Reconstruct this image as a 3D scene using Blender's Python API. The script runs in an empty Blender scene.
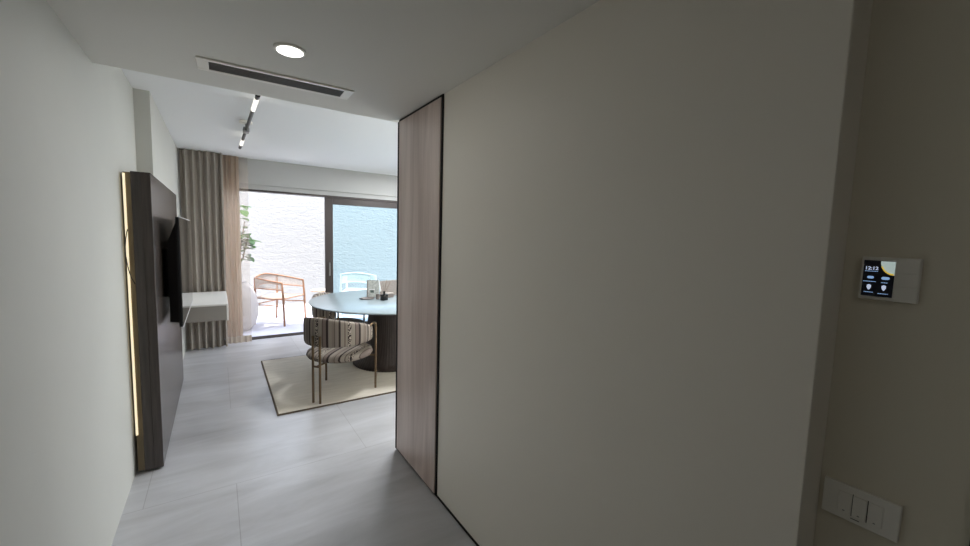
import bpy, bmesh, math, random
from mathutils import Vector, Matrix
random.seed(7)
S = bpy.context.scene
COL = S.collection
PI = math.pi

# ------------------------------------------------------------------ camera
def cam_axes(yaw, pitch, roll):
    cy, sy = math.cos(yaw), math.sin(yaw)
    fw = Vector((sy*math.cos(pitch), cy*math.cos(pitch), -math.sin(pitch)))
    r = Vector((cy, -sy, 0)); u = r.cross(fw)
    return r*math.cos(roll)+u*math.sin(roll), u*math.cos(roll)-r*math.sin(roll), fw
r_, u_, f_ = cam_axes(math.radians(34.2216), math.radians(5.1108), math.radians(1.6266))
cd = bpy.data.cameras.new('camera'); cam = bpy.data.objects.new('camera', cd); COL.objects.link(cam)
cam.matrix_world = Matrix(((r_.x, u_.x, -f_.x, 0), (r_.y, u_.y, -f_.y, 0), (r_.z, u_.z, -f_.z, 1.5), (0, 0, 0, 1)))
cd.sensor_width = 36; cd.sensor_fit = 'HORIZONTAL'; cd.lens = 393.73/970*36; cd.clip_start = .02
S.camera = cam

# ------------------------------------------------------------------ sky, sun, exposure
w = bpy.data.worlds.new('sky'); S.world = w; w.use_nodes = True
nt = w.node_tree; bg = nt.nodes['Background']
sky = nt.nodes.new('ShaderNodeTexSky'); sky.sky_type = 'NISHITA'; sky.sun_disc = False
sky.sun_elevation = math.radians(60); sky.sun_rotation = math.radians(190); sky.air_density = 1.0; sky.dust_density = 2.0
hs = nt.nodes.new('ShaderNodeHueSaturation'); hs.inputs['Saturation'].default_value = .45
nt.links.new(sky.outputs[0], hs.inputs['Color']); nt.links.new(hs.outputs[0], bg.inputs[0]); bg.inputs[1].default_value = 1.3
sd = bpy.data.lights.new('sun', 'SUN'); sd.energy = 8; sd.angle = .009; sd.color = (1, .965, .91)
sun = bpy.data.objects.new('sun', sd); COL.objects.link(sun)
sun_dir = Vector((.10, math.cos(math.radians(77)), -math.sin(math.radians(77)))).normalized()   # light travels this way
sun.rotation_euler = sun_dir.to_track_quat('-Z', 'Y').to_euler(); sun.location = (2, 3, 9)
S.view_settings.view_transform = 'Standard'; S.view_settings.look = 'None'
S.view_settings.gamma = 1; S.view_settings.use_curve_mapping = False
S.view_settings.exposure = 0.1
ROOM_FILL_W = 26.5                                     # output of each fill panel added out of view in the living room
ENTRY_FILL_W = .75                                      # output of the fill downlight added behind the camera
HALL_W = 1.1                                      # output of the hall downlight
S.cycles.max_bounces = 14; S.cycles.diffuse_bounces = 8; S.cycles.glossy_bounces = 4
S.cycles.transparent_max_bounces = 12; S.cycles.sample_clamp_indirect = 8
S.cycles.caustics_reflective = False; S.cycles.caustics_refractive = False

# ------------------------------------------------------------------ materials
def lin(c):
    return tuple((x/255/12.92 if x/255 <= .04045 else ((x/255+.055)/1.055)**2.4) for x in c)+(1,)
def new_mat(name):
    m = bpy.data.materials.new(name); m.use_nodes = True
    return m, m.node_tree, m.node_tree.nodes['Principled BSDF']
def mat(name, c, rough=.6, metal=0, bump=0, bscale=200, var=0, vscale=3, spec=.5, emit=0, stretch=None):
    m, t, p = new_mat(name)
    p.inputs['Base Color'].default_value = lin(c); p.inputs['Roughness'].default_value = rough
    p.inputs['Metallic'].default_value = metal; p.inputs['Specular IOR Level'].default_value = spec
    tc = t.nodes.new('ShaderNodeTexCoord'); src = tc.outputs['Object']
    if stretch:
        mp = t.nodes.new('ShaderNodeMapping'); mp.inputs['Scale'].default_value = stretch
        t.links.new(src, mp.inputs[0]); src = mp.outputs[0]
    if var:
        n = t.nodes.new('ShaderNodeTexNoise'); n.inputs['Scale'].default_value = vscale; n.inputs['Detail'].default_value = 6
        t.links.new(src, n.inputs['Vector'])
        rp = t.nodes.new('ShaderNodeValToRGB'); a = rp.color_ramp.elements
        a[0].position = .3; a[1].position = .7
        a[0].color = lin([max(0, x*(1-var)) for x in c]); a[1].color = lin([min(255, x*(1+var)) for x in c])
        t.links.new(n.outputs[0], rp.inputs[0]); t.links.new(rp.outputs[0], p.inputs['Base Color'])
    if bump:
        n = t.nodes.new('ShaderNodeTexNoise'); n.inputs['Scale'].default_value = bscale; n.inputs['Detail'].default_value = 4
        t.links.new(src, n.inputs['Vector'])
        b = t.nodes.new('ShaderNodeBump'); b.inputs['Strength'].default_value = bump; b.inputs['Distance'].default_value = .005
        t.links.new(n.outputs[0], b.inputs['Height']); t.links.new(b.outputs[0], p.inputs['Normal'])
    if emit:
        p.inputs['Emission Color'].default_value = lin(c); p.inputs['Emission Strength'].default_value = emit
    return m

M = {}
M['wall'] = mat('painted_wall', (206, 206, 200), .75, bump=.04, bscale=260, var=.01, vscale=2)
M['soffit'] = mat('shaded_soffit_paint', (222, 220, 214), .85, bump=.03, bscale=200)  # same paint as the main ceiling, its shade put into a greyer colour
M['ceil'] = mat('painted_ceiling', (240, 241, 242), .85, bump=.03, bscale=200)
M['greige'] = mat('lacquered_wall', (236, 230, 219), .5, bump=.02, bscale=160)
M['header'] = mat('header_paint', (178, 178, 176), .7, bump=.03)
M['dark_gap'] = mat('black_shadow_gap', (22, 19, 17), .8, var=.05)
M['bronze_frame'] = mat('anodised_bronze', (62, 55, 53), .4, metal=.3, bump=.02)
M['brass'] = mat('bronzed_steel', (112, 94, 72), .32, metal=.9, var=.06, vscale=9)
M['panel'] = mat('smoked_oak', (62, 54, 49), .26, spec=.65, bump=.08, bscale=40, var=.16, vscale=9, stretch=(6, 6, .35))
M['panel_back'] = mat('bronze_backing', (134, 118, 90), .5, var=.1, vscale=6, stretch=(5, 5, .4))
M['black'] = mat('black_plastic', (14, 14, 16), .4, bump=.02)
M['chrome'] = mat('silver_bezel', (228, 228, 228), .35, metal=.2, var=.02)
M['screen'] = mat('tv_glass', (6, 6, 8), .06, var=.05, spec=.7)
M['white_lac'] = mat('white_lacquer', (232, 230, 226), .35, var=.01)
M['grey_lac'] = mat('grey_lacquer', (150, 145, 138), .45, var=.03)
M['white_pl'] = mat('white_plastic', (238, 235, 227), .4, bump=.01)
M['grey_pl'] = mat('grey_plastic', (110, 108, 105), .5, var=.05)
M['tabletop'] = mat('pale_glass_top', (138, 149, 152), .24, spec=.3, var=.015, vscale=4)
M['pedestal'] = mat('dark_walnut_ribs', (52, 42, 37), .5, bump=.1, bscale=60, var=.15, vscale=8, stretch=(5, 5, .6))
M['rug_edge'] = mat('rug_binding', (98, 84, 68), .9, bump=.3, bscale=300)
M['linen'] = mat('greige_linen', (168, 158, 150), .9, bump=.4, bscale=500, var=.05, vscale=60)
M['paper'] = mat('white_paper', (238, 238, 236), .7, var=.01)
M['print'] = mat('dark_print', (70, 82, 76), .6, var=.3, vscale=40)
M['box'] = mat('brown_grey_box', (116, 106, 100), .6, var=.06, vscale=20)
M['glass_black'] = mat('black_glass', (12, 12, 13), .12, var=.05)
M['reed'] = mat('rattan_reed', (120, 104, 84), .8, var=.1, vscale=40)
M['teak'] = mat('oiled_teak', (150, 108, 80), .5, bump=.1, bscale=50, var=.15, vscale=9, stretch=(4, 4, .6))
M['rope'] = mat('greige_rope', (178, 165, 155), .85, bump=.3, bscale=400, var=.08, vscale=60)
M['pale_metal'] = mat('pale_metal_frame', (225, 222, 214), .45, metal=.1, var=.02)
M['paving'] = mat('patio_paving', (196, 196, 206), .8, bump=.1, bscale=80, var=.03, vscale=4)
M['planter'] = mat('white_stoneware', (186, 180, 178), .75, bump=.1, bscale=120, var=.02)
M['bark'] = mat('plant_stem', (96, 78, 56), .8, bump=.3, bscale=80, var=.1)
M['soil'] = mat('potting_soil', (60, 48, 38), .9, bump=.6, bscale=60, var=.2)
M['lamp'] = mat('lit_diffuser', (255, 252, 244), .5, emit=5.0)
M['tube'] = mat('lit_tube', (255, 250, 240), .5, emit=1.0)
M['led'] = mat('led_tape', (255, 240, 204), .5, emit=.8)
M['dark_metal'] = mat('gunmetal', (54, 54, 56), .35, metal=.8, var=.05)
M['grey_metal'] = mat('brushed_nickel', (140, 140, 140), .35, metal=.8, var=.05)
M['vent_grey'] = mat('vent_filter_grey', (158, 157, 152), .7, var=.08, vscale=12)
M['print_page'] = mat('printed_page', (196, 196, 190), .7, var=.12, vscale=45)
M['folder'] = mat('folder_linen', (140, 131, 125), .9, bump=.4, bscale=500, var=.05, vscale=60)

def leaf_mat():
    m, t, p = new_mat('glossy_leaf')
    tc = t.nodes.new('ShaderNodeTexCoord'); n = t.nodes.new('ShaderNodeTexNoise'); n.inputs['Scale'].default_value = 9
    rp = t.nodes.new('ShaderNodeValToRGB'); rp.color_ramp.elements[0].color = lin((34, 62, 28)); rp.color_ramp.elements[1].color = lin((64, 98, 44))
    t.links.new(tc.outputs['Object'], n.inputs['Vector']); t.links.new(n.outputs[0], rp.inputs[0]); t.links.new(rp.outputs[0], p.inputs['Base Color'])
    p.inputs['Roughness'].default_value = .4
    tr = t.nodes.new('ShaderNodeBsdfTranslucent'); tr.inputs[0].default_value = lin((70, 120, 40)); mx = t.nodes.new('ShaderNodeMixShader'); mx.inputs[0].default_value = .35
    t.links.new(p.outputs[0], mx.inputs[1]); t.links.new(tr.outputs[0], mx.inputs[2]); t.links.new(mx.outputs[0], t.nodes['Material Output'].inputs[0])
    return m
M['leaf'] = leaf_mat()

def floor_mat():
    m, t, p = new_mat('stone_tile_floor'); L = t.links.new
    tc = t.nodes.new('ShaderNodeTexCoord')
    mp = t.nodes.new('ShaderNodeMapping'); mp.inputs['Rotation'].default_value = (0, 0, .5); mp.inputs['Scale'].default_value = (.9, 4.2, 1)
    L(tc.outputs['Object'], mp.inputs[0])
    n = t.nodes.new('ShaderNodeTexNoise'); n.inputs['Scale'].default_value = 1.1; n.inputs['Detail'].default_value = 9; n.inputs['Roughness'].default_value = .62; n.inputs['Distortion'].default_value = .7
    L(mp.outputs[0], n.inputs['Vector'])
    rp = t.nodes.new('ShaderNodeValToRGB'); e = rp.color_ramp.elements
    e[0].position = .3; e[0].color = lin((168, 167, 168)); e[1].position = .72; e[1].color = lin((198, 198, 201))
    L(n.outputs[0], rp.inputs[0])
    br = t.nodes.new('ShaderNodeTexBrick'); br.offset = .354; br.offset_frequency = 2
    mb = t.nodes.new('ShaderNodeMapping'); mb.inputs['Location'].default_value = (-.055, -2.65+2.4, 0)
    L(tc.outputs['Object'], mb.inputs[0]); L(mb.outputs[0], br.inputs['Vector'])
    br.inputs['Scale'].default_value = 1; br.inputs['Brick Width'].default_value = 1.2; br.inputs['Row Height'].default_value = 1.2
    br.inputs['Mortar Size'].default_value = .0022; br.inputs['Mortar Smooth'].default_value = .1
    br.inputs['Color1'].default_value = (1, 1, 1, 1); br.inputs['Color2'].default_value = (.95, .95, .95, 1); br.inputs['Mortar'].default_value = (.72, .71, .7, 1)
    mx = t.nodes.new('ShaderNodeMix'); mx.data_type = 'RGBA'; mx.blend_type = 'MULTIPLY'; mx.inputs[0].default_value = 1
    L(rp.outputs[0], mx.inputs[6]); L(br.outputs[0], mx.inputs[7]); L(mx.outputs[2], p.inputs['Base Color'])
    p.inputs['Roughness'].default_value = .30; p.inputs['Specular IOR Level'].default_value = .5
    b = t.nodes.new('ShaderNodeBump'); b.inputs['Strength'].default_value = .06; b.inputs['Distance'].default_value = .01
    L(n.outputs[0], b.inputs['Height']); L(b.outputs[0], p.inputs['Normal'])
    return m
M['floor'] = floor_mat()

def wood_mat():
    m, t, p = new_mat('walnut_veneer'); L = t.links.new
    tc = t.nodes.new('ShaderNodeTexCoord')
    mp = t.nodes.new('ShaderNodeMapping'); mp.inputs['Scale'].default_value = (4, 4, .35); L(tc.outputs['Object'], mp.inputs[0])
    n = t.nodes.new('ShaderNodeTexNoise'); n.inputs['Scale'].default_value = 2.2; n.inputs['Detail'].default_value = 8; n.inputs['Distortion'].default_value = .5
    mp2 = t.nodes.new('ShaderNodeMapping'); mp2.inputs['Scale'].default_value = (60, 60, 1.2); L(tc.outputs['Object'], mp2.inputs[0])
    n2 = t.nodes.new('ShaderNodeTexNoise'); n2.inputs['Scale'].default_value = 3; n2.inputs['Detail'].default_value = 3
    L(mp.outputs[0], n.inputs['Vector']); L(mp2.outputs[0], n2.inputs['Vector'])
    ad = t.nodes.new('ShaderNodeMath'); ad.operation = 'MULTIPLY_ADD'; ad.inputs[1].default_value = .35
    L(n2.outputs[0], ad.inputs[0]); L(n.outputs[0], ad.inputs[2])
    rp = t.nodes.new('ShaderNodeValToRGB'); e = rp.color_ramp.elements
    e[0].position = .5; e[0].color = lin((180, 160, 150)); e[1].position = .82; e[1].color = lin((212, 195, 186))
    L(ad.outputs[0], rp.inputs[0]); L(rp.outputs[0], p.inputs['Base Color']); p.inputs['Roughness'].default_value = .3; p.inputs['Specular IOR Level'].default_value = .6
    return m
M['wood'] = wood_mat()

def rug_mat():
    m, t, p = new_mat('woven_wool_rug'); L = t.links.new
    tc = t.nodes.new('ShaderNodeTexCoord')
    n = t.nodes.new('ShaderNodeTexNoise'); n.inputs['Scale'].default_value = 3.5; n.inputs['Detail'].default_value = 8; n.inputs['Roughness'].default_value = .7
    mp = t.nodes.new('ShaderNodeMapping'); mp.inputs['Scale'].default_value = (1, 5, 1); L(tc.outputs['Object'], mp.inputs[0]); L(mp.outputs[0], n.inputs['Vector'])
    rp = t.nodes.new('ShaderNodeValToRGB'); e = rp.color_ramp.elements
    e[0].position = .32; e[0].color = lin((212, 203, 188)); e[1].position = .68; e[1].color = lin((230, 222, 208))
    L(n.outputs[0], rp.inputs[0]); L(rp.outputs[0], p.inputs['Base Color']); p.inputs['Roughness'].default_value = .95
    wv = t.nodes.new('ShaderNodeTexWave'); wv.inputs['Scale'].default_value = 40; wv.inputs['Distortion'].default_value = 3; L(tc.outputs['Object'], wv.inputs['Vector'])
    b = t.nodes.new('ShaderNodeBump'); b.inputs['Strength'].default_value = .15; b.inputs['Distance'].default_value = .003
    L(wv.outputs[1], b.inputs['Height']); L(b.outputs[0], p.inputs['Normal'])
    return m
M['rug'] = rug_mat()

def stripe_mat():
    m, t, p = new_mat('striped_jacquard'); L = t.links.new
    uv = t.nodes.new('ShaderNodeUVMap'); uv.uv_map = 'UVMap'
    sp = t.nodes.new('ShaderNodeSeparateXYZ'); L(uv.outputs[0], sp.inputs[0])
    dv = t.nodes.new('ShaderNodeMath'); dv.operation = 'DIVIDE'; dv.inputs[1].default_value = .26; L(sp.outputs[0], dv.inputs[0])
    fr = t.nodes.new('ShaderNodeMath'); fr.operation = 'FRACT'; L(dv.outputs[0], fr.inputs[0])
    rp = t.nodes.new('ShaderNodeValToRGB'); rp.color_ramp.interpolation = 'CONSTANT'
    stops = [(0, (143, 133, 122)), (.10, (47, 35, 32)), (.17, (122, 108, 101)), (.27, (88, 73, 66)), (.30, (151, 142, 130)), (.42, (40, 30, 28)),
             (.53, (145, 135, 123)), (.60, (97, 86, 79)), (.63, (148, 138, 127)), (.74, (48, 37, 33)), (.80, (133, 122, 112)), (.90, (99, 88, 81)), (.93, (130, 119, 108))]
    els = rp.color_ramp.elements
    els[0].position = 0; els[0].color = lin(stops[0][1]); els[1].position = stops[1][0]; els[1].color = lin(stops[1][1])
    for q, c in stops[2:]:
        k = els.new(q); k.color = lin(c)
    L(fr.outputs[0], rp.inputs[0])
    # woven zigzag that breaks the broad dark stripe into light flecks
    ck = t.nodes.new('ShaderNodeTexVoronoi'); ck.inputs['Scale'].default_value = 95; L(uv.outputs[0], ck.inputs['Vector'])
    gt = t.nodes.new('ShaderNodeMath'); gt.operation = 'GREATER_THAN'; gt.inputs[1].default_value = .55; L(ck.outputs[0], gt.inputs[0])
    a1 = t.nodes.new('ShaderNodeMath'); a1.operation = 'COMPARE'; a1.inputs[1].default_value = .475; a1.inputs[2].default_value = .05; L(fr.outputs[0], a1.inputs[0])
    ml = t.nodes.new('ShaderNodeMath'); ml.operation = 'MULTIPLY'; L(gt.outputs[0], ml.inputs[0]); L(a1.outputs[0], ml.inputs[1])
    mx = t.nodes.new('ShaderNodeMix'); mx.data_type = 'RGBA'; L(ml.outputs[0], mx.inputs[0]); L(rp.outputs[0], mx.inputs[6]); mx.inputs[7].default_value = lin((184, 172, 158))
    L(mx.outputs[2], p.inputs['Base Color']); p.inputs['Roughness'].default_value = .9
    n = t.nodes.new('ShaderNodeTexNoise'); n.inputs['Scale'].default_value = 500; L(uv.outputs[0], n.inputs['Vector'])
    b = t.nodes.new('ShaderNodeBump'); b.inputs['Strength'].default_value = .3; b.inputs['Distance'].default_value = .003; L(n.outputs[0], b.inputs['Height']); L(b.outputs[0], p.inputs['Normal'])
    return m
M['stripe'] = stripe_mat()

def cloth_mat(name, c, ctr, through, holes):
    m, t, p = new_mat(name); L = t.links.new
    tc = t.nodes.new('ShaderNodeTexCoord'); n = t.nodes.new('ShaderNodeTexNoise'); n.inputs['Scale'].default_value = 60; n.inputs['Detail'].default_value = 3
    mp = t.nodes.new('ShaderNodeMapping'); mp.inputs['Scale'].default_value = (3, 3, .4); L(tc.outputs['Object'], mp.inputs[0]); L(mp.outputs[0], n.inputs['Vector'])
    rp = t.nodes.new('ShaderNodeValToRGB'); rp.color_ramp.elements[0].color = lin([x*.93 for x in c]); rp.color_ramp.elements[1].color = lin([min(255, x*1.05) for x in c])
    L(n.outputs[0], rp.inputs[0]); L(rp.outputs[0], p.inputs['Base Color']); p.inputs['Roughness'].default_value = .95
    tr = t.nodes.new('ShaderNodeBsdfTranslucent'); tr.inputs[0].default_value = lin(ctr)
    mx = t.nodes.new('ShaderNodeMixShader'); mx.inputs[0].default_value = through; L(p.outputs[0], mx.inputs[1]); L(tr.outputs[0], mx.inputs[2])
    out = mx.outputs[0]
    if holes:
        tp = t.nodes.new('ShaderNodeBsdfTransparent'); m2 = t.nodes.new('ShaderNodeMixShader'); m2.inputs[0].default_value = holes
        L(out, m2.inputs[1]); L(tp.outputs[0], m2.inputs[2]); out = m2.outputs[0]
    L(out, t.nodes['Material Output'].inputs[0])
    return m
M['drape'] = cloth_mat('taupe_drape', (158, 150, 141), (170, 152, 134), .08, 0)
M['drape_hem'] = cloth_mat('taupe_drape_hem', (152, 144, 134), (160, 142, 124), .05, 0)
M['sheer'] = cloth_mat('white_sheer', (214, 200, 186), (220, 200, 180), .5, .66)
M['voile'] = cloth_mat('peach_voile', (188, 172, 156), (200, 174, 150), .5, .06)
M['sheer_hem'] = cloth_mat('sheer_hem', (196, 184, 170), (196, 180, 162), .3, 0)

def glass_mat():
    m, t, p = new_mat('tinted_glass'); L = t.links.new
    tp = t.nodes.new('ShaderNodeBsdfTransparent'); tp.inputs[0].default_value = (.80, .92, .96, 1)
    gl = t.nodes.new('ShaderNodeBsdfGlossy'); gl.inputs['Roughness'].default_value = .02
    fr = t.nodes.new('ShaderNodeFresnel'); fr.inputs[0].default_value = 1.45
    mx = t.nodes.new('ShaderNodeMixShader'); L(fr.outputs[0], mx.inputs[0]); L(tp.outputs[0], mx.inputs[1]); L(gl.outputs[0], mx.inputs[2])
    L(mx.outputs[0], t.nodes['Material Output'].inputs[0])
    return m
M['glass'] = glass_mat()

def stucco_mat():
    m, t, p = new_mat('rough_white_stucco'); L = t.links.new
    p.inputs['Base Color'].default_value = lin((124, 124, 123)); p.inputs['Roughness'].default_value = .9
    tc = t.nodes.new('ShaderNodeTexCoord'); mp = t.nodes.new('ShaderNodeMapping'); mp.inputs['Scale'].default_value = (1, 1, 2.2); L(tc.outputs['Object'], mp.inputs[0])
    n = t.nodes.new('ShaderNodeTexNoise'); n.inputs['Scale'].default_value = 8; n.inputs['Detail'].default_value = 7; n.inputs['Roughness'].default_value = .65; n.inputs['Distortion'].default_value = .8
    L(mp.outputs[0], n.inputs['Vector'])
    b = t.nodes.new('ShaderNodeBump'); b.inputs['Strength'].default_value = .75; b.inputs['Distance'].default_value = .03; L(n.outputs[0], b.inputs['Height']); L(b.outputs[0], p.inputs['Normal'])
    return m
M['stucco'] = stucco_mat()

# ------------------------------------------------------------------ mesh helpers
def BM(): return bmesh.new()
def box(bm, x0, x1, y0, y1, z0, z1, bev=0, seg=2):
    vs = [bm.verts.new((x, y, z)) for x in (x0, x1) for y in (y0, y1) for z in (z0, z1)]
    fs = [bm.faces.new([vs[i] for i in f]) for f in ((0, 1, 3, 2), (4, 6, 7, 5), (0, 4, 5, 1), (2, 3, 7, 6), (0, 2, 6, 4), (1, 5, 7, 3))]
    if bev:
        es = list({e for f in fs for e in f.edges})
        bmesh.ops.bevel(bm, geom=es, offset=bev, segments=seg, profile=.5, affect='EDGES')
    return bm
def tube(bm, pts, r, n=12, closed=False):
    pts = [Vector(p) for p in pts]; rings = []; N = len(pts)
    ref = None
    for i, p in enumerate(pts):
        if closed: d = (pts[(i+1) % N]-pts[i-1])
        else: d = pts[min(i+1, N-1)]-pts[max(i-1, 0)]
        d.normalize()
        if ref is None: ref = d.orthogonal().normalized()
        ref = (ref-d*ref.dot(d)).normalized(); b = d.cross(ref)
        rr = r[i] if isinstance(r, (list, tuple)) else r
        rings.append([bm.verts.new(p+ref*rr*math.cos(2*PI*k/n)+b*rr*math.sin(2*PI*k/n)) for k in range(n)])
    R = N if closed else N-1
    for i in range(R):
        a, c = rings[i], rings[(i+1) % N]
        for k in range(n): bm.faces.new((a[k], a[(k+1) % n], c[(k+1) % n], c[k]))
    if not closed:
        bm.faces.new(rings[0][::-1]); bm.faces.new(rings[-1])
    return bm
def lathe(bm, prof, c=(0, 0), n=48, rfun=None):
    rings = []
    for (r, z) in prof:
        rings.append([bm.verts.new((c[0]+r*(rfun(2*PI*k/n, r, z) if rfun else 1)*math.cos(2*PI*k/n), c[1]+r*(rfun(2*PI*k/n, r, z) if rfun else 1)*math.sin(2*PI*k/n), z)) for k in range(n)])
    for a, b in zip(rings, rings[1:]):
        for k in range(n): bm.faces.new((a[k], a[(k+1) % n], b[(k+1) % n], b[k]))
    bm.faces.new(rings[0][::-1]); bm.faces.new(rings[-1])
    return bm
def fillet(pts, r, n=6):
    pts = [Vector(p) for p in pts]; out = [pts[0]]
    for i in range(1, len(pts)-1):
        a, b, c = pts[i-1], pts[i], pts[i+1]; d1 = (a-b); d2 = (c-b)
        q = min(r, d1.length*.49, d2.length*.49); s = b+d1.normalized()*q; e = b+d2.normalized()*q
        for k in range(n+1):
            t = k/n; out.append(s*(1-t)**2+b*2*t*(1-t)+e*t*t)
    out.append(pts[-1]); return out
def obj(name, bm, m, parent=None, smooth=False, uvfun=None, angle=35):
    bmesh.ops.recalc_face_normals(bm, faces=bm.faces)
    if uvfun:
        uvl = bm.loops.layers.uv.new('UVMap')
        for f in bm.faces:
            for l in f.loops: l[uvl].uv = uvfun(l.vert.co, f)
    me = bpy.data.meshes.new(name); bm.to_mesh(me); bm.free(); me.materials.append(m)
    if smooth:
        for p in me.polygons: p.use_smooth = True
        me.set_sharp_from_angle(angle=math.radians(angle))
    o = bpy.data.objects.new(name, me); COL.objects.link(o)
    if parent: o.parent = parent
    return o
def tag(o, label, cat, group=None):
    o['label'] = label; o['category'] = cat
    if group: o['group'] = group
    return o
def thing(name, label, cat, loc=(0, 0, 0), rz=0, group=None):
    o = bpy.data.objects.new(name, None); o.empty_display_size = .1; COL.objects.link(o); o.location = loc; o.rotation_euler = (0, 0, rz)
    return tag(o, label, cat, group)
def struct(name, bm, m, parent=None, smooth=False):
    o = obj(name, bm, m, parent, smooth)
    if not parent: o['kind'] = 'structure'
    return o
def dup(root, loc, rz, label, group=None):
    r = root.copy(); COL.objects.link(r); r.location = loc; r.rotation_euler = (0, 0, rz); r['label'] = label
    for ch in list(root.children):
        c = ch.copy(); COL.objects.link(c); c.parent = r
        for g in ch.children:
            d = g.copy(); COL.objects.link(d); d.parent = c
    return r

# ------------------------------------------------------------------ the setting
XL, XJ, XR, XB = -.454, -.366, 1.011, 1.12      # hall left wall, stepped-out part of it, hall right wall, recessed switch wall
H1, H2 = 2.25, 2.454                            # hall ceiling, living room ceiling
YF = 6.17                                       # inner face of the window wall
XE = 4.6
struct('floor', box(BM(), -.75, XE+.2, -2.0, 6.30, -.12, 0), M['floor'])
b = BM(); box(b, -.75, XL, -2.0, 3.69, 0, 2.6); box(b, -.75, XJ, 3.69, 6.45, 0, 2.6)
struct('wall_left', b, M['wall'])
struct('wall_right', box(BM(), XR, XE+.2, .268, 2.523, 0, 2.6, .002, 1), M['greige'])
M['hall_paint'] = mat('beige_wall_paint', (222, 215, 198), .7, bump=.03, bscale=200)
struct('wall_right.001', box(BM(), XB, 1.9, -2.0, .268, 0, 2.6), M['hall_paint'])
struct('wall_back', box(BM(), XL, XB, -2.0, -1.85, 0, 2.6), M['wall'])
struct('wall_side', box(BM(), XE, XE+.2, 2.56, 6.45, 0, 2.6), M['wall'])
struct('ceiling', box(BM(), XL, XB+.0, -1.85, 2.585, H1, 2.6), M['soffit'])
struct('ceiling.001', box(BM(), XL, XE, 2.585, 6.17, H2, 2.6), M['ceil'])
struct('roof', box(BM(), -.75, XE+.2, -2.0, 6.45, 2.6, 2.78), M['wall'])
WX0, WX1 = .03, 4.3
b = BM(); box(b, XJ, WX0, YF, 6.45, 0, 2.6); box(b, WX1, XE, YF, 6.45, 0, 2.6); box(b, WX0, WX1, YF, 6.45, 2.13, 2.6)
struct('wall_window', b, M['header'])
b = BM(); box(b, WX0, WX1, 6.20, 6.34, 2.06, 2.13); box(b, WX0, WX1, YF-.004, 6.2, 2.122, 2.131)
struct('trim_1', b, M['header'])
struct('baseboard_right', box(BM(), XR-.003, XR+.02, .27, 2.526, 0, .014), M['dark_gap'])
# sliding window wall: open on the hall side, one tinted sash standing closed beside it
wroot = struct('window_1', box(BM(), WX0, WX1, 6.21, 6.36, 2.036, 2.06), M['bronze_frame'])
b = BM()
for y in (6.215, 6.255, 6.30, 6.335): box(b, WX0, WX1, y, y+.012, 0, .012)
struct('window_track', b, M['bronze_frame'], wroot)
def sash(x0, x1, y0):
    y1 = y0+.05; b = BM()
    box(b, x0, x0+.112, y0, y1, .012, 2.036, .004); box(b, x1-.112, x1, y0, y1, .012, 2.036, .004)
    box(b, x0+.112, x1-.112, y0, y1, 1.935, 2.036); box(b, x0+.112, x1-.112, y0, y1, .012, .10)
    f = struct('window_sash', b, M['bronze_frame'], wroot)
    struct('window_pane', box(BM(), x0+.11, x1-.11, y0+.02, y0+.03, .095, 1.94), M['glass'], f)
    h = BM(); box(h, x0+.05, x0+.068, y0-.022, y0, .86, 1.06, .004)
    struct('window_handle', h, M['grey_metal'], f)
sash(1.335, 2.86, 6.235); sash(2.75, 4.30, 6.29)

# outside
struct('ground', box(BM(), -6, 10, 6.30, 9.4, -.12, -.015), M['paving'])
struct('wall_outside', box(BM(), -6, 10, 9.1, 9.4, -.015, 2.6), M['stucco'])

# doorway jamb at the near end of the hall
b = BM(); box(b, XB-.012, XB+.03, .0, .052, 0, 2.1, .002); box(b, XB-.012, XB+.03, -.95, -.88, 0, 2.1, .002); box(b, XB-.012, XB+.03, -.88, 0, 2.03, 2.1, .002)
d1 = struct('door_1', b, M['bronze_frame'])
struct('door_leaf', box(BM(), XB-.006, XB+.02, -.88, 0, .01, 2.03), M['panel'], d1)

# ------------------------------------------------------------------ walnut panel on the hall's right wall
t = thing('wood_panel', 'tall walnut veneer panel outlined by black shadow gaps at the end of the hall wall', 'panel', (XR, 2.2, 0))
obj('veneer', box(BM(), -.014, -.0005, 1.927-2.2, 2.503-2.2, .018, 2.234, .0015, 1), M['wood'], t)
obj('shadow_gap', box(BM(), -.008, -.0005, 1.914-2.2, 1.927-2.2, .014, H1-.001), M['dark_gap'], t)
obj('shadow_gap', box(BM(), -.008, -.0005, 1.927-2.2, 2.523-2.2, 2.234, H1-.001), M['dark_gap'], t)
obj('shadow_gap', box(BM(), -.016, -.0005, 2.503-2.2, 2.523-2.2, .014, 2.234), M['dark_gap'], t)

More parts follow.
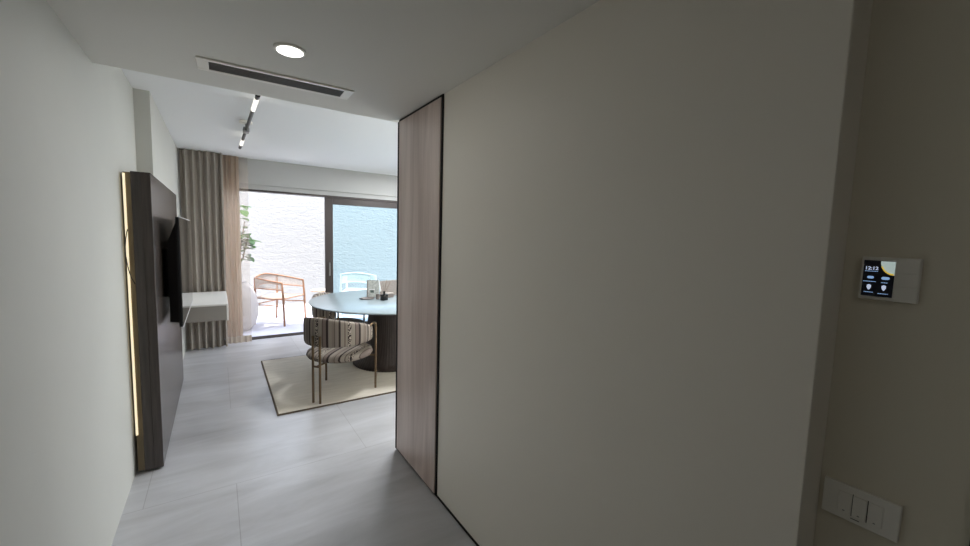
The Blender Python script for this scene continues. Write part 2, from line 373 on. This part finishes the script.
# ------------------------------------------------------------------ media wall: smoked oak panel, LED, TV, cable
PZ = 1.825
t = thing('media_panel', 'dark smoked oak wall panel standing proud of the left wall behind the television', 'wall panel', (0, 3.06, 0))
b = BM(); box(b, -.361, -.317, 0, 4.825-3.06, .012, PZ, .0015, 1)
obj('front_board', b, M['panel'], t)
obj('side_board', box(BM(), -.407, -.361, 0, .61, .012, PZ, .0015, 1), M['panel'], t)
obj('backing_board', box(BM(), -.442, -.407, .025, .61, .006, PZ-.004), M['panel_back'], t)
obj('led_strip', box(BM(), -.4435, -.433, .017, .025, .24, PZ-.012), M['led'], t)['label'] = 'warm glowing strip'
cab = [(-.43, 3.055, 1.49), (-.434, 3.035, 1.45), (-.437, 3.01, 1.37), (-.432, 3.015, 1.29), (-.424, 3.04, 1.22), (-.41, 3.066, 1.17)]
pts = []
for i in range(len(cab)-1):
    p0 = Vector(cab[max(i-1, 0)]); p1 = Vector(cab[i]); p2 = Vector(cab[i+1]); p3 = Vector(cab[min(i+2, len(cab)-1)])
    for k in range(6):
        q = k/6; pts.append(.5*((2*p1)+(p2-p0)*q+(2*p0-5*p1+4*p2-p3)*q*q+(3*p1-p0-3*p2+p3)*q**3))
pts.append(Vector(cab[-1]))
tag(obj('cable', tube(BM(), pts, .0025, 6), M['black'], smooth=True), 'thin black wire looping out of the lit gap beside the wall panel', 'cable')

XS = -.212
t = thing('television', 'black flat television with silver edge mounted on the dark oak panel', 'television', (XS, 4.015, 1.204))
W2, Hh = .63, .378
obj('cabinet', box(BM(), -.022, -.003, -W2, W2, -Hh, Hh, .003), M['black'], t)
obj('screen', box(BM(), -.003, 0, -W2+.006, W2-.006, -Hh+.006, Hh-.006), M['screen'], t)
for z in (Hh, -Hh-.004): obj('bezel', box(BM(), -.012, .002, -W2, W2, z, z+.004), M['chrome'], t)
b = BM(); vs = []                                            # deep rear housing, thinner towards its top
for (y0, y1, z0, z1, x) in ((-.61, .61, -.35, .34, -.022), (-.595, .595, -.345, .20, -.072)):
    vs.append([b.verts.new(c) for c in ((x, y0, z0), (x, y1, z0), (x, y1, z1), (x, y0, z1))])
for k in range(4): b.faces.new((vs[0][k], vs[0][(k+1) % 4], vs[1][(k+1) % 4], vs[1][k]))
b.faces.new(vs[0]); b.faces.new(vs[1])
obj('rear_housing', b, M['black'], t)
obj('wall_mount', box(BM(), -.104, -.072, -.35, .35, -.2, .15), M['black'], t)

# ------------------------------------------------------------------ floating desk
t = thing('floating_console', 'white floating console with grey end fixed to the left wall before the curtain', 'console', (-.366, 4.84, .57))
obj('carcass', box(BM(), .0005, .425, 0, 1.03, 0, .155, .002, 1), M['grey_lac'], t)
obj('top', box(BM(), .0005, .437, -.004, 1.034, .155, .172, .0015, 1), M['white_lac'], t)
for k in range(2):
    d = obj('drawer', box(BM(), .425, .441, .002+k*.515, .514+k*.515, -.004, .152, .0015, 1), M['white_lac'], t)
    obj('handle', box(BM(), .4405, .446, .18+k*.515, .33+k*.515, .128, .134), M['grey_metal'], d)

# ------------------------------------------------------------------ curtain
def curtain(name, x0, x1, y, z0, z1, per, amp, seed, n=260, rows=14):
    rnd = random.Random(seed); ph = [rnd.uniform(-.5, .5) for _ in range(60)]
    b = BM(); g = []
    for j in range(rows+1):
        z = z0+(z1-z0)*j/rows; row = []
        for i in range(n+1):
            u = i/n; x = x0+(x1-x0)*u; k = (x-x0)/per
            p = ph[int(k) % 60]*(1-abs(2*(k % 1)-1))
            a = amp*(.75+.5*ph[(int(k)+7) % 60]+.25*(1-j/rows))
            s = math.sin(2*PI*k+p); row.append(b.verts.new((x+.012*math.sin(4*PI*k)*(amp/.03), y+a*(abs(s)**.8)*(1 if s > 0 else -1)+.004*math.sin(9*u+5*j/rows), z)))
        g.append(row)
    for j in range(rows):
        for i in range(n): b.faces.new((g[j][i], g[j][i+1], g[j+1][i+1], g[j+1][i]))
    return b
t = thing('curtain', 'pleated taupe floor length drape hanging left of the sliding window', 'curtain', (-.06, 5.99, 0))
obj('drape', curtain('d', -.29, .14, 0, .10, 2.45, .072, .04, 3), M['drape'], t, True, angle=180)
obj('hem', curtain('d', -.29, .14, 0, .012, .10, .072, .04, 3, rows=2), M['drape_hem'], t, True, angle=180)
t = thing('sheer_curtain', 'gathered pale peach sheer between the taupe drape and the open window', 'curtain', (.18, 6.085, 0))
obj('gathered_cloth', curtain('v', -.11, .07, 0, .10, 2.45, .055, .018, 8, n=160), M['voile'], t, True, angle=180)
obj('hem', curtain('v', -.11, .07, 0, .012, .10, .055, .018, 8, n=160, rows=2), M['sheer_hem'], t, True, angle=180)
obj('loose_edge', curtain('s', .07, .165, 0, .10, 2.45, .06, .012, 5, n=90), M['sheer'], t, True, angle=180)
obj('hem', curtain('s', .07, .165, 0, .012, .10, .06, .012, 5, n=90, rows=2), M['sheer_hem'], t, True, angle=180)

# ------------------------------------------------------------------ rug, table, chairs
RZ = math.radians(-.4)
t = thing('rug', 'beige wool rug with dark bound edge lying under the round dining table', 'rug', (.366, 3.495, 0), RZ)
obj('pile', box(BM(), .012, 2.75, .012, 1.60, .0005, .012, .003), M['rug'], t)
b = BM(); box(b, 0, 2.762, 0, .012, .0005, .011); box(b, 0, 2.762, 1.60, 1.612, .0005, .011); box(b, 0, .012, .012, 1.60, .0005, .011); box(b, 2.75, 2.762, .012, 1.60, .0005, .011)
obj('binding', b, M['rug_edge'], t)

TC = (1.676, 4.415)
t = thing('dining_table', 'round dining table with pale glossy top on a dark flared ribbed pedestal', 'table', (TC[0], TC[1], .0125))
obj('tabletop', lathe(BM(), [(.866, .719), (.884, .722), (.89, .729), (.887, .7365), (.878, .7395)], n=128), M['tabletop'], t, True)
def flute(a, r, z): return 1-.012*(.5+.5*math.cos(72*a)) if r > .05 else 1
obj('pedestal', lathe(BM(), [(.43, 0), (.43, .02)]+[(.25+.19*math.exp(-k/12*2.6)-.014, .02+.66*k/12) for k in range(13)]+[(.262, .70), (.262, .718)], n=288, rfun=flute), M['pedestal'], t, True, angle=60)
obj('under_plate', lathe(BM(), [(.55, .707), (.55, .7188)], n=64), M['dark_metal'], t)

def barrel_chair(label, loc, rz):
    t = thing('dining_chair', label, 'chair', loc, rz, 'striped barrel chairs at the round table')
    # seat cushion: rounded, domed
    b = BM(); prof = [(.02, .336), (.20, .336), (.25, .340), (.283, .352), (.296, .374), (.288, .397), (.262, .412), (.20, .422), (.10, .427), (.01, .428)]
    lathe(b, prof, c=(.01, 0), n=64)
    obj('seat', b, M['stripe'], t, True, uvfun=lambda c, f: (c.y+.342-.1*c.x, c.x), angle=80)
    # wrap-around back
    b = BM(); rings = []; A = math.radians(116); n = 64; R = .283; th = .027
    for i in range(n+1):
        a = -A+2*A*i/n; q = abs(a)/A; end = max(0, (q-.93)/.07); sc = math.sqrt(max(0, 1-end*end*.96))
        zt = .754-.13*q**1.6; zb = .492+.012*q**2; zm = (zt+zb)/2; hz = (zt-zb)/2*(.55+.45*sc); tt = th*sc
        ring = []
        for k in range(16):
            p = 2*PI*k/16; cx, sx = math.cos(p), math.sin(p)
            e = .45
            dr = tt*(abs(cx)**e)*(1 if cx > 0 else -1); dz = hz*(abs(sx)**e)*(1 if sx > 0 else -1)
            rr = R+dr; ring.append(b.verts.new((-rr*math.cos(a), rr*math.sin(a), zm+dz)))
        rings.append(ring)
    for a_, c_ in zip(rings, rings[1:]):
        for k in range(16): b.faces.new((a_[k], a_[(k+1) % 16], c_[(k+1) % 16], c_[k]))
    b.faces.new(rings[0][::-1]); b.faces.new(rings[-1])
    obj('backrest', b, M['stripe'], t, True, uvfun=lambda c, f: (R*math.atan2(c.y, -c.x)+.9, c.z), angle=80)
    r = .0105
    for s in (1, -1):
        obj('leg', tube(BM(), fillet([(.168, .283*s, 0), (.168, .283*s, .655), (.06, .300*s, .655), (.03, .292*s, .61)], .05), r), M['brass'], t, True, angle=60)
    for s in (1, -1):
        obj('leg', tube(BM(), [(-.321, .036*s, 0), (-.321, .036*s, .60)], r), M['brass'], t, True, angle=60)
    b = BM(); tube(b, [(-.321, -.036, .327), (-.321, .036, .327)], .009)
    ring = [(.02+.20*math.cos(2*PI*k/40), .20*math.sin(2*PI*k/40), .327) for k in range(40)]; tube(b, ring, .009, closed=True)
    tube(b, [(-.321, 0, .327), (-.175, 0, .327)], .009)
    for s in (1, -1): tube(b, [(.168, .283*s, .327), (.13, .165*s, .327)], .009)
    obj('seat_frame', b, M['brass'], t, True, angle=60)
    return t
d = math.atan2(.642, .767)
c1 = barrel_chair('striped barrel armchair at near side of the table, double bronze legs in full view', (.684+.321*math.cos(d), 3.574+.321*math.sin(d), .0125), d)
d2 = math.radians(-47)
c2 = dup(c1, (1.211, 4.92, .0125), d2, 'striped armchair tucked under the round table edge by the window, mostly hidden')

# things on the table
TZ = .0125+.7395+.0003
def tab(x, y): return (x-.008, y-.02, TZ)
t = thing('serving_tray', 'small pale oval tray lying on the round table', 'tray', tab(1.435, 4.545), .3)
b = BM(); lathe(b, [(.055, 0), (.068, .003), (.072, .010), (.069, .011), (.062, .005), (.02, .004)], n=40)
for v in b.verts: v.co.x *= 1.15
obj('dish', b, M['box'], t, True)
obj('handle', tube(BM(), fillet([(-.075, -.02, .009), (-.098, -.02, .014), (-.098, .02, .014), (-.075, .02, .009)], .01), .004, 8), M['dark_metal'], t, True)
tag(obj('cup', lathe(BM(), [(.017, 0), (.021, .004), (.023, .05), (.0235, .058), (.021, .058), (.019, .006)], n=28), M['box'], None, True), 'small dark taupe cup between tray and black bottle on the table', 'cup').location = tab(1.535, 4.47)
t = thing('reed_diffuser', 'square black bottle with thin reeds standing on the round table', 'diffuser', tab(1.575, 4.37), .35)
obj('bottle', box(BM(), -.034, .034, -.03, .03, 0, .068, .006), M['glass_black'], t, True)
obj('neck', lathe(BM(), [(.013, .066), (.012, .074), (.011, .092), (.015, .094), (.015, .104), (.008, .104)], n=24), M['glass_black'], t, True)
for k, (dx, dy, dz) in enumerate(((.075, -.02, .13), (.05, .02, .15), (.03, -.01, .15), (-.012, .01, .12), (.1, .0, .11))):
    obj('reed', tube(BM(), [(0, 0, .06), (dx*.2, dy*.2, .104), (dx, dy, .09+dz)], .0016, 6), M['reed'], t)
t = thing('gift_box', 'small taupe lidded box on the table in front of the open linen folder', 'box', tab(1.705, 4.56), .25)
obj('base', box(BM(), -.045, .045, -.03, .03, 0, .042, .002, 1), M['box'], t)
obj('lid', box(BM(), -.047, .047, -.032, .032, .042, .054, .002, 1), M['linen'], t)
# open folder standing on the table
t = thing('standing_folder', 'open greige linen folder standing upright on the round table with pages showing', 'folder', tab(1.595, 4.60))
def slab(p, q, z0, z1, th):
    p = Vector((p[0], p[1], 0)); q = Vector((q[0], q[1], 0)); n = Vector((-(q-p).y, (q-p).x, 0)).normalized()*th
    b = BM(); vs = []
    for z in (z0, z1):
        for c in (p, q, q+n, p+n): vs.append(b.verts.new((c.x, c.y, z)))
    for f in ((3, 2, 1, 0), (4, 5, 6, 7), (0, 1, 5, 4), (1, 2, 6, 5), (2, 3, 7, 6), (3, 0, 4, 7)): b.faces.new([vs[i] for i in f])
    return b
lp = obj('cover', slab((-.125, .07), (0, 0), 0, .205, .004), M['folder'], t)
obj('page', slab((-.115, .062), (0, -.003), .005, .20, .003), M['print_page'], lp)
obj('picture', slab((-.09, .0465), (-.055, .027), .055, .085, .001), M['print'], lp)
obj('picture', slab((-.105, .0549), (-.045, .0215), .09, .10, .0008), M['paper'], lp)
obj('cover', slab((.012, .002), (.30, .10), 0, .195, .004), M['folder'], t)
b = BM(); vs = [b.verts.new(c) for c in ((-.012, -.008, .215), (.002, -.01, .2), (.022, -.016, .075), (.008, -.014, .07), (-.012, -.005, .215), (.002, -.007, .2), (.022, -.013, .075), (.008, -.011, .07))]
for f in ((0, 1, 2, 3), (7, 6, 5, 4), (0, 4, 5, 1), (1, 5, 6, 2), (2, 6, 7, 3), (3, 7, 4, 0)): b.faces.new([vs[i] for i in f])
obj('page', b, M['paper'], t)['label'] = 'loose white page'

# ------------------------------------------------------------------ ceiling fittings in the hall
t = thing('ceiling_downlight', 'round lit recessed downlight in the hall ceiling', 'downlight', (.268, 1.87, H1))
obj('rim', lathe(BM(), [(.0615, -.0005), (.0615, -.006), (.058, -.008), (.050, -.008), (.050, -.0005)], n=56), M['white_pl'], t, True)
obj('diffuser', lathe(BM(), [(.0495, -.0082), (.0495, -.0095), (.02, -.010)], n=56), M['lamp'], t)['label'] = 'bright glowing disc'
ld = bpy.data.lights.new('downlight_lamp', 'AREA'); ld.shape = 'DISK'; ld.size = .1; ld.energy = HALL_W; ld.color = (1, .98, .95)
lo = bpy.data.objects.new('downlight_lamp', ld); COL.objects.link(lo); lo.parent = t; lo.location = (0, 0, -.012)
for x, y in ((1.68, 3.42), (2.7, 4.0), (3.75, 4.0), (2.45, 5.05), (3.6, 5.05)):  # square panels added out of view to brighten the interior
    q = thing('added_fill_panel', 'square fill light added to the unseen part of the living room ceiling', 'ceiling light', (x, y, H2), 0, 'added living room fill lights')
    b = BM(); box(b, -.2, .2, -.2, -.185, -.012, -.0005); box(b, -.2, .2, .185, .2, -.012, -.0005); box(b, -.2, -.185, -.185, .185, -.012, -.0005); box(b, .185, .2, -.185, .185, -.012, -.0005)
    obj('frame', b, M['white_pl'], q)
    obj('diffuser', box(BM(), -.185, .185, -.185, .185, -.008, -.0005), M['lamp'], q)
    ld = bpy.data.lights.new('fill_lamp', 'AREA'); ld.shape = 'SQUARE'; ld.size = .36; ld.energy = ROOM_FILL_W; ld.color = (.92, .955, 1)
    lo = bpy.data.objects.new('fill_lamp', ld); COL.objects.link(lo); lo.parent = q; lo.location = (0, 0, -.0125)
q = thing('ceiling_downlight', 'round fill downlight added to the unseen hall ceiling behind the camera', 'downlight', (.268, -.75, H1))  # extra downlight added out of view to lift the near end of the hall
obj('rim', lathe(BM(), [(.0615, -.0005), (.0615, -.006), (.058, -.008), (.050, -.008), (.050, -.0005)], n=40), M['white_pl'], q, True)
obj('diffuser', lathe(BM(), [(.0495, -.0082), (.0495, -.0095), (.02, -.010)], n=40), M['lamp'], q)
ld = bpy.data.lights.new('downlight_lamp', 'AREA'); ld.shape = 'DISK'; ld.size = .1; ld.energy = ENTRY_FILL_W; ld.color = (1, .98, .95)
lo = bpy.data.objects.new('downlight_lamp', ld); COL.objects.link(lo); lo.parent = q; lo.location = (0, 0, -.012)
t = thing('air_vent', 'long slim air conditioning grille in the hall ceiling', 'vent', (.28, 2.255, H1), math.radians(-1.2))
b = BM(); hx, hy = .337, .077
box(b, -hx, hx, -hy, -hy+.024, -.008, -.0005, .002, 1); box(b, -hx, hx, hy-.024, hy, -.008, -.0005, .002, 1)
box(b, -hx, -hx+.045, -hy+.024, hy-.024, -.008, -.0005, .002, 1); box(b, hx-.045, hx, -hy+.024, hy-.024, -.008, -.0005, .002, 1)
obj('frame', b, M['white_pl'], t)
obj('duct', box(BM(), -hx+.045, hx-.045, -hy+.024, hy-.024, -.0015, -.0005), M['vent_grey'], t)
b = BM()
for k in range(6):
    y = -hy+.034+k*.0172; box(b, -hx+.045, hx-.045, y, y+.004, -.0075, -.0015)
obj('louvre', b, M['grey_pl'], t)

# linear ceiling light in the living room
t = thing('linear_ceiling_light', 'thin jointed ceiling light with two glowing tubes and dark caps', 'ceiling light', (.232, 4.12, H2))
zz = -.075
def stick(name, m, y0, y1, r=.0145): return obj(name, tube(BM(), [(.010-.0092*(y0-3.03), y0-4.12, zz), (.010-.0092*(y1-3.03), y1-4.12, zz)], r, 16), m, t, True, angle=60)
stick('cap', M['dark_metal'], 3.03, 3.10); stick('lamp_tube', M['tube'], 3.10, 3.41); stick('rod', M['dark_metal'], 3.41, 4.08, .013)
stick('rod', M['dark_metal'], 4.16, 4.56, .013); stick('lamp_tube', M['tube'], 4.56, 4.84); stick('cap', M['dark_metal'], 4.84, 5.03)
obj('canopy', lathe(BM(), [(.05, -.0005), (.05, -.018), (.045, -.022), (.01, -.022)], n=40), M['white_pl'], t, True)
obj('stem', tube(BM(), [(0, 0, -.022), (0, 0, zz)], .007), M['grey_metal'], t, True)
b = BM(); box(b, -.024, .024, -.045, .045, zz-.024, zz+.02, .008)
obj('joint', b, M['grey_metal'], t, True)

# ------------------------------------------------------------------ wall controls (local x: along the wall to the right as seen, local z up, local -y out of the wall)
def wall_thing(name, label, cat, y, z): return thing(name, label, cat, (XB, y, z), -PI/2)
t = wall_thing('control_panel', 'white square wall control with a lit black touch screen and blank keys', 'thermostat', .195, 1.440)
w2, h2 = .0425, .0435
obj('housing', box(BM(), -w2, w2, -.012, -.0005, -h2, h2, .002), M['white_pl'], t)
sx0, sx1, sz0, sz1 = -.0385, .0075, -.0365, .0365
m_scr = mat('lit_black_screen', (5, 6, 14), .15, var=.05, emit=.3)
m_txt = mat('screen_white', (215, 228, 255), .5, emit=.55); m_blue = mat('screen_pale_blue', (160, 200, 250), .5, emit=.5)
m_pic = mat('screen_sky_picture', (196, 214, 210), .5, emit=.5, var=.05, vscale=60); m_sun = mat('screen_yellow', (236, 200, 80), .5, emit=.5)
scr = obj('screen', box(BM(), sx0, sx1, -.0128, -.0118, sz0, sz1), m_scr, t); scr['label'] = 'lit black touch screen'
def flat(b, pts, y0=-.0132, y1=-.0127):
    a = [b.verts.new((x, y0, z)) for x, z in pts]; c = [b.verts.new((x, y1, z)) for x, z in pts]; n = len(pts)
    b.faces.new(a); b.faces.new(c[::-1])
    for k in range(n): b.faces.new((a[k], c[k], c[(k+1) % n], a[(k+1) % n]))
    return b
pic = [(sx1, sz1-.001), (sx1, .008)]+[(-.0005+.0075-.0205*math.sin(q*PI/16)-.0, .0355-.0275*math.cos(q*PI/16)) for q in range(0, 9)]
obj('sky_picture', flat(BM(), pic), m_pic, scr)
arc = [(.0065-.0205*math.sin(q*PI/16), .0355-.0275*math.cos(q*PI/16)) for q in range(0, 7)]
arc2 = [(.0065-.0180*math.sin(q*PI/16), .0355-(.0240+.0004*q)*math.cos(q*PI/16)) for q in range(6, -1, -1)]
obj('yellow_arc', flat(BM(), arc+arc2, -.0136, -.0131), m_sun, scr)
cu = bpy.data.curves.new('clock', 'FONT'); cu.body = '12:12'; cu.size = .0092; cu.extrude = .0002; cu.offset = .00018; cu.align_x = 'LEFT'
tmp = bpy.data.objects.new('tmp', cu); COL.objects.link(tmp); dg = bpy.context.evaluated_depsgraph_get()
me = bpy.data.meshes.new_from_object(tmp.evaluated_get(dg)); bpy.data.objects.remove(tmp)
me.transform(Matrix.Translation((-.0365, -.0131, .0175)) @ Matrix.Rotation(PI/2, 4, 'X')); me.materials.clear(); me.materials.append(m_txt)
ck = bpy.data.objects.new('clock_digits', me); COL.objects.link(ck); ck.parent = scr
def dashes(cx, cz, wd, seed):
    rnd = random.Random(seed); b = BM(); x = cx-wd/2
    while x < cx+wd/2-.0008:
        l = min(rnd.uniform(.0012, .0036), cx+wd/2-x); flat(b, [(x, cz-.0006), (x+l, cz-.0006), (x+l, cz+.0006), (x, cz+.0006)]); x += l+.0005
    return b
def pill(cx, cz, wd, hh):
    pts = []
    for k in range(9): q = -PI/2+PI*k/8; pts.append((cx+wd/2-hh+hh*math.cos(q), cz+hh*math.sin(q)))
    for k in range(9): q = PI/2+PI*k/8; pts.append((cx-wd/2+hh+hh*math.cos(q), cz+hh*math.sin(q)))
    return flat(BM(), pts)
for (cx, cz, wd) in ((-.026, .0145, .019), (-.0275, -.0065, .019), (-.0055, -.0075, .009), (-.0275, -.0285, .014), (-.006, -.0300, .015)):
    obj('caption', dashes(cx, cz, wd, int(abs(cx*9e4))), m_blue, scr)
obj('icon', pill(-.0265, .002, .010, .0026), m_blue, scr); obj('icon', pill(-.0045, .0015, .012, .0028), m_blue, scr)
for cx in (-.0275, -.0055):
    obj('icon', flat(BM(), [(cx, -.0125), (cx+.0032, -.0140), (cx+.0032, -.0185), (cx+.0015, -.0225), (cx, -.0238), (cx-.0015, -.0225), (cx-.0032, -.0185), (cx-.0032, -.0140)]), m_txt, scr)
for k in range(3): obj('key', box(BM(), .0115, .0405, -.0128, -.0119, -.039+k*.0265, -.0135+k*.0265, .0006, 1), M['white_pl'], t)

t = wall_thing('switch_plate', 'white horizontal light switch plate with three rockers below the wall control', 'switch', .1985, .952)
obj('plate', box(BM(), -.0605, .0605, -.010, -.0005, -.0385, .0385, .002), M['white_pl'], t)
for k in range(3):
    x = -.034+k*.0235+(.001 if k == 2 else 0)
    rk = obj('rocker', box(BM(), x, x+.0222, -.0128, -.0099, -.023, .023, .0012), M['white_pl'], t)
    obj('indicator', box(BM(), x+.009, x+.0125, -.0131, -.0127, -.0185, -.0168), M['grey_pl'], rk)
b = BM(); box(b, -.0115, -.0102, -.0104, -.0098, -.024, .024); box(b, .0122, .0134, -.0104, -.0098, -.024, .024); box(b, -.0115, .0025, -.0104, -.0098, -.0300, -.0286)
obj('slot', b, M['dark_gap'], t)

# ------------------------------------------------------------------ outside: rope armchairs, low table, planted pot
M['white_rope'] = mat('white_rope', (226, 224, 216), .85, bump=.3, bscale=400, var=.03, vscale=60)
def rope_chair(label, loc, rz, wood, rope):
    t = thing('rope_armchair', label, 'chair', loc, rz, 'woven armchairs on the patio'); m = wood; z0 = .70; z1 = .785
    # local +x is the open front; four posts
    for s in (1, -1):
        obj('leg', tube(BM(), [(.27, .285*s, 0), (.255, .285*s, .45), (.235, .285*s, .70)], [.015, .018, .013], 12), m, t, True, angle=60)
        obj('leg', tube(BM(), [(-.27, .27*s, 0), (-.25, .27*s, .45), (-.255, .27*s, .765)], [.015, .018, .013], 12), m, t, True, angle=60)
    def rail(dz0, dz1, bulge=.05):
        pts = []
        for k in range(9): q = k/8; pts.append((.235-.47*q, -.285-.012*math.sin(PI*q), dz0+(dz1-dz0)*q))
        for k in range(1, 12): q = k/12; pts.append((-.245-bulge*math.sin(PI*q), -.28+.56*q, dz1+.04*math.sin(PI*q)))
        for k in range(9): q = k/8; pts.append((-.235+.47*q, .285+.012*math.sin(PI*q), dz1+(dz0-dz1)*q))
        return pts
    top = rail(.70, .765); bot = rail(.585, .60)
    b = BM(); tube(b, top, .012, 8); tube(b, bot, .009, 8); obj('arm_rail', b, m, t, True, angle=60)
    b = BM()                                                 # rope laced between the two rails
    N = 150
    def at(P, q):
        f = q*(len(P)-1); i = min(int(f), len(P)-2); return Vector(P[i]).lerp(Vector(P[i+1]), f-i)
    for k in range(N):
        q = (k+.5)/N; q2 = min(1, max(0, q+(.006 if k % 2 else -.006))); tube(b, [at(top, q), at(bot, q2)], .0042, 5)
    obj('rope_back', b, rope, t, True, angle=60)
    b = BM()
    for s in (1, -1):
        for z in (.44, .33): tube(b, [(-.25, .275*s, z), (0, .28*s, z-.012), (.255, .285*s, z)], .010, 8)
    for z in (.44, .33): tube(b, [(-.25, -.27, z), (-.25, .27, z)], .010, 8)
    tube(b, [(.255, -.285, .44), (.255, .285, .44)], .010, 8)
    obj('stretcher', b, m, t, True, angle=60)
    b = BM()
    for k in range(34): y = -.262+.524*k/33; tube(b, [(-.25, y, .444), (0, y, .425), (.255, y, .444)], .006, 5)
    obj('rope_seat', b, rope, t, True, angle=60)
    return t
ang = math.atan2(-.669, .743)
rope_chair('teak framed rope armchair standing in the sun beyond the open doorway', (.85, 7.36, -.015), ang, M['teak'], M['rope'])
rope_chair('pale rope armchair behind the tinted glass, its curved back above the table', (2.22, 7.55, -.015), math.radians(62), M['pale_metal'], M['white_rope'])
t = thing('patio_table', 'low white patio table between the two rope armchairs', 'table', (1.66, 8.1, -.015))
obj('tabletop', lathe(BM(), [(.195, .404), (.195, .415)], n=48), M['pale_metal'], t, True)
obj('rim', lathe(BM(), [(.196, .392), (.202, .394), (.202, .413), (.196, .414)], n=48), M['teak'], t, True)
obj('stem', lathe(BM(), [(.03, .02), (.02, .05), (.02, .395)], n=20), M['pale_metal'], t, True)
obj('base', lathe(BM(), [(.17, 0), (.17, .012), (.03, .022)], n=40), M['pale_metal'], t, True)
t = thing('potted_plant', 'leafy green plant in a tall rounded white pot outside, half behind the curtain', 'plant', (.19, 7.05, -.015))
obj('pot', lathe(BM(), [(.20, 0), (.27, .08), (.315, .22), (.32, .36), (.295, .52), (.24, .65), (.18, .72), (.165, .735), (.15, .72), (.16, .68)], n=56), M['planter'], t, True)
obj('soil', lathe(BM(), [(.158, .655), (.156, .69)], n=32), M['soil'], t)
rnd = random.Random(11)
b = BM(); tops = []
for (x, y, z) in ((.16, .0, 1.66), (.10, .06, 1.9), (-.14, -.02, 1.6), (.2, -.06, 1.46)):
    P = [(0, 0, .67), (x*.2, y*.3, .95), (x*.6, y*.7, z*.75), (x, y, z)]; tube(b, P, [.016, .013, .010, .006], 8); tops.append(P)
obj('stem', b, M['bark'], t, True)
b = BM()
def leaf(o, dr, L, Wd):
    dr = Vector(dr).normalized(); side = dr.cross(Vector((0, 0, 1))).normalized(); up = side.cross(dr).normalized(); rows = []
    for k in range(7):
        q = k/6; w_ = Wd*math.sin(PI*min(1, q*.92+.06))**.8*(.75+.35*q); c = Vector(o)+dr*L*q-Vector((0, 0, 1))*L*.35*q*q
        rows.append([b.verts.new(c+side*w_*s+up*abs(s)*.25*w_) for s in (-1, -.5, 0, .5, 1)])
    for a_, c_ in zip(rows, rows[1:]):
        for k in range(4): b.faces.new((a_[k], a_[k+1], c_[k+1], c_[k]))
for P in tops:
    for k in range(13):
        q = rnd.uniform(.6, 1); i = min(int(q*3), 2); o = Vector(P[i]).lerp(Vector(P[i+1]), q*3-i); a = rnd.uniform(0, 2*PI)
        leaf(o, (math.cos(a), math.sin(a), rnd.uniform(-.1, .6)), rnd.uniform(.17, .27), rnd.uniform(.055, .085))
obj('leaves', b, M['leaf'], t, True, angle=180)
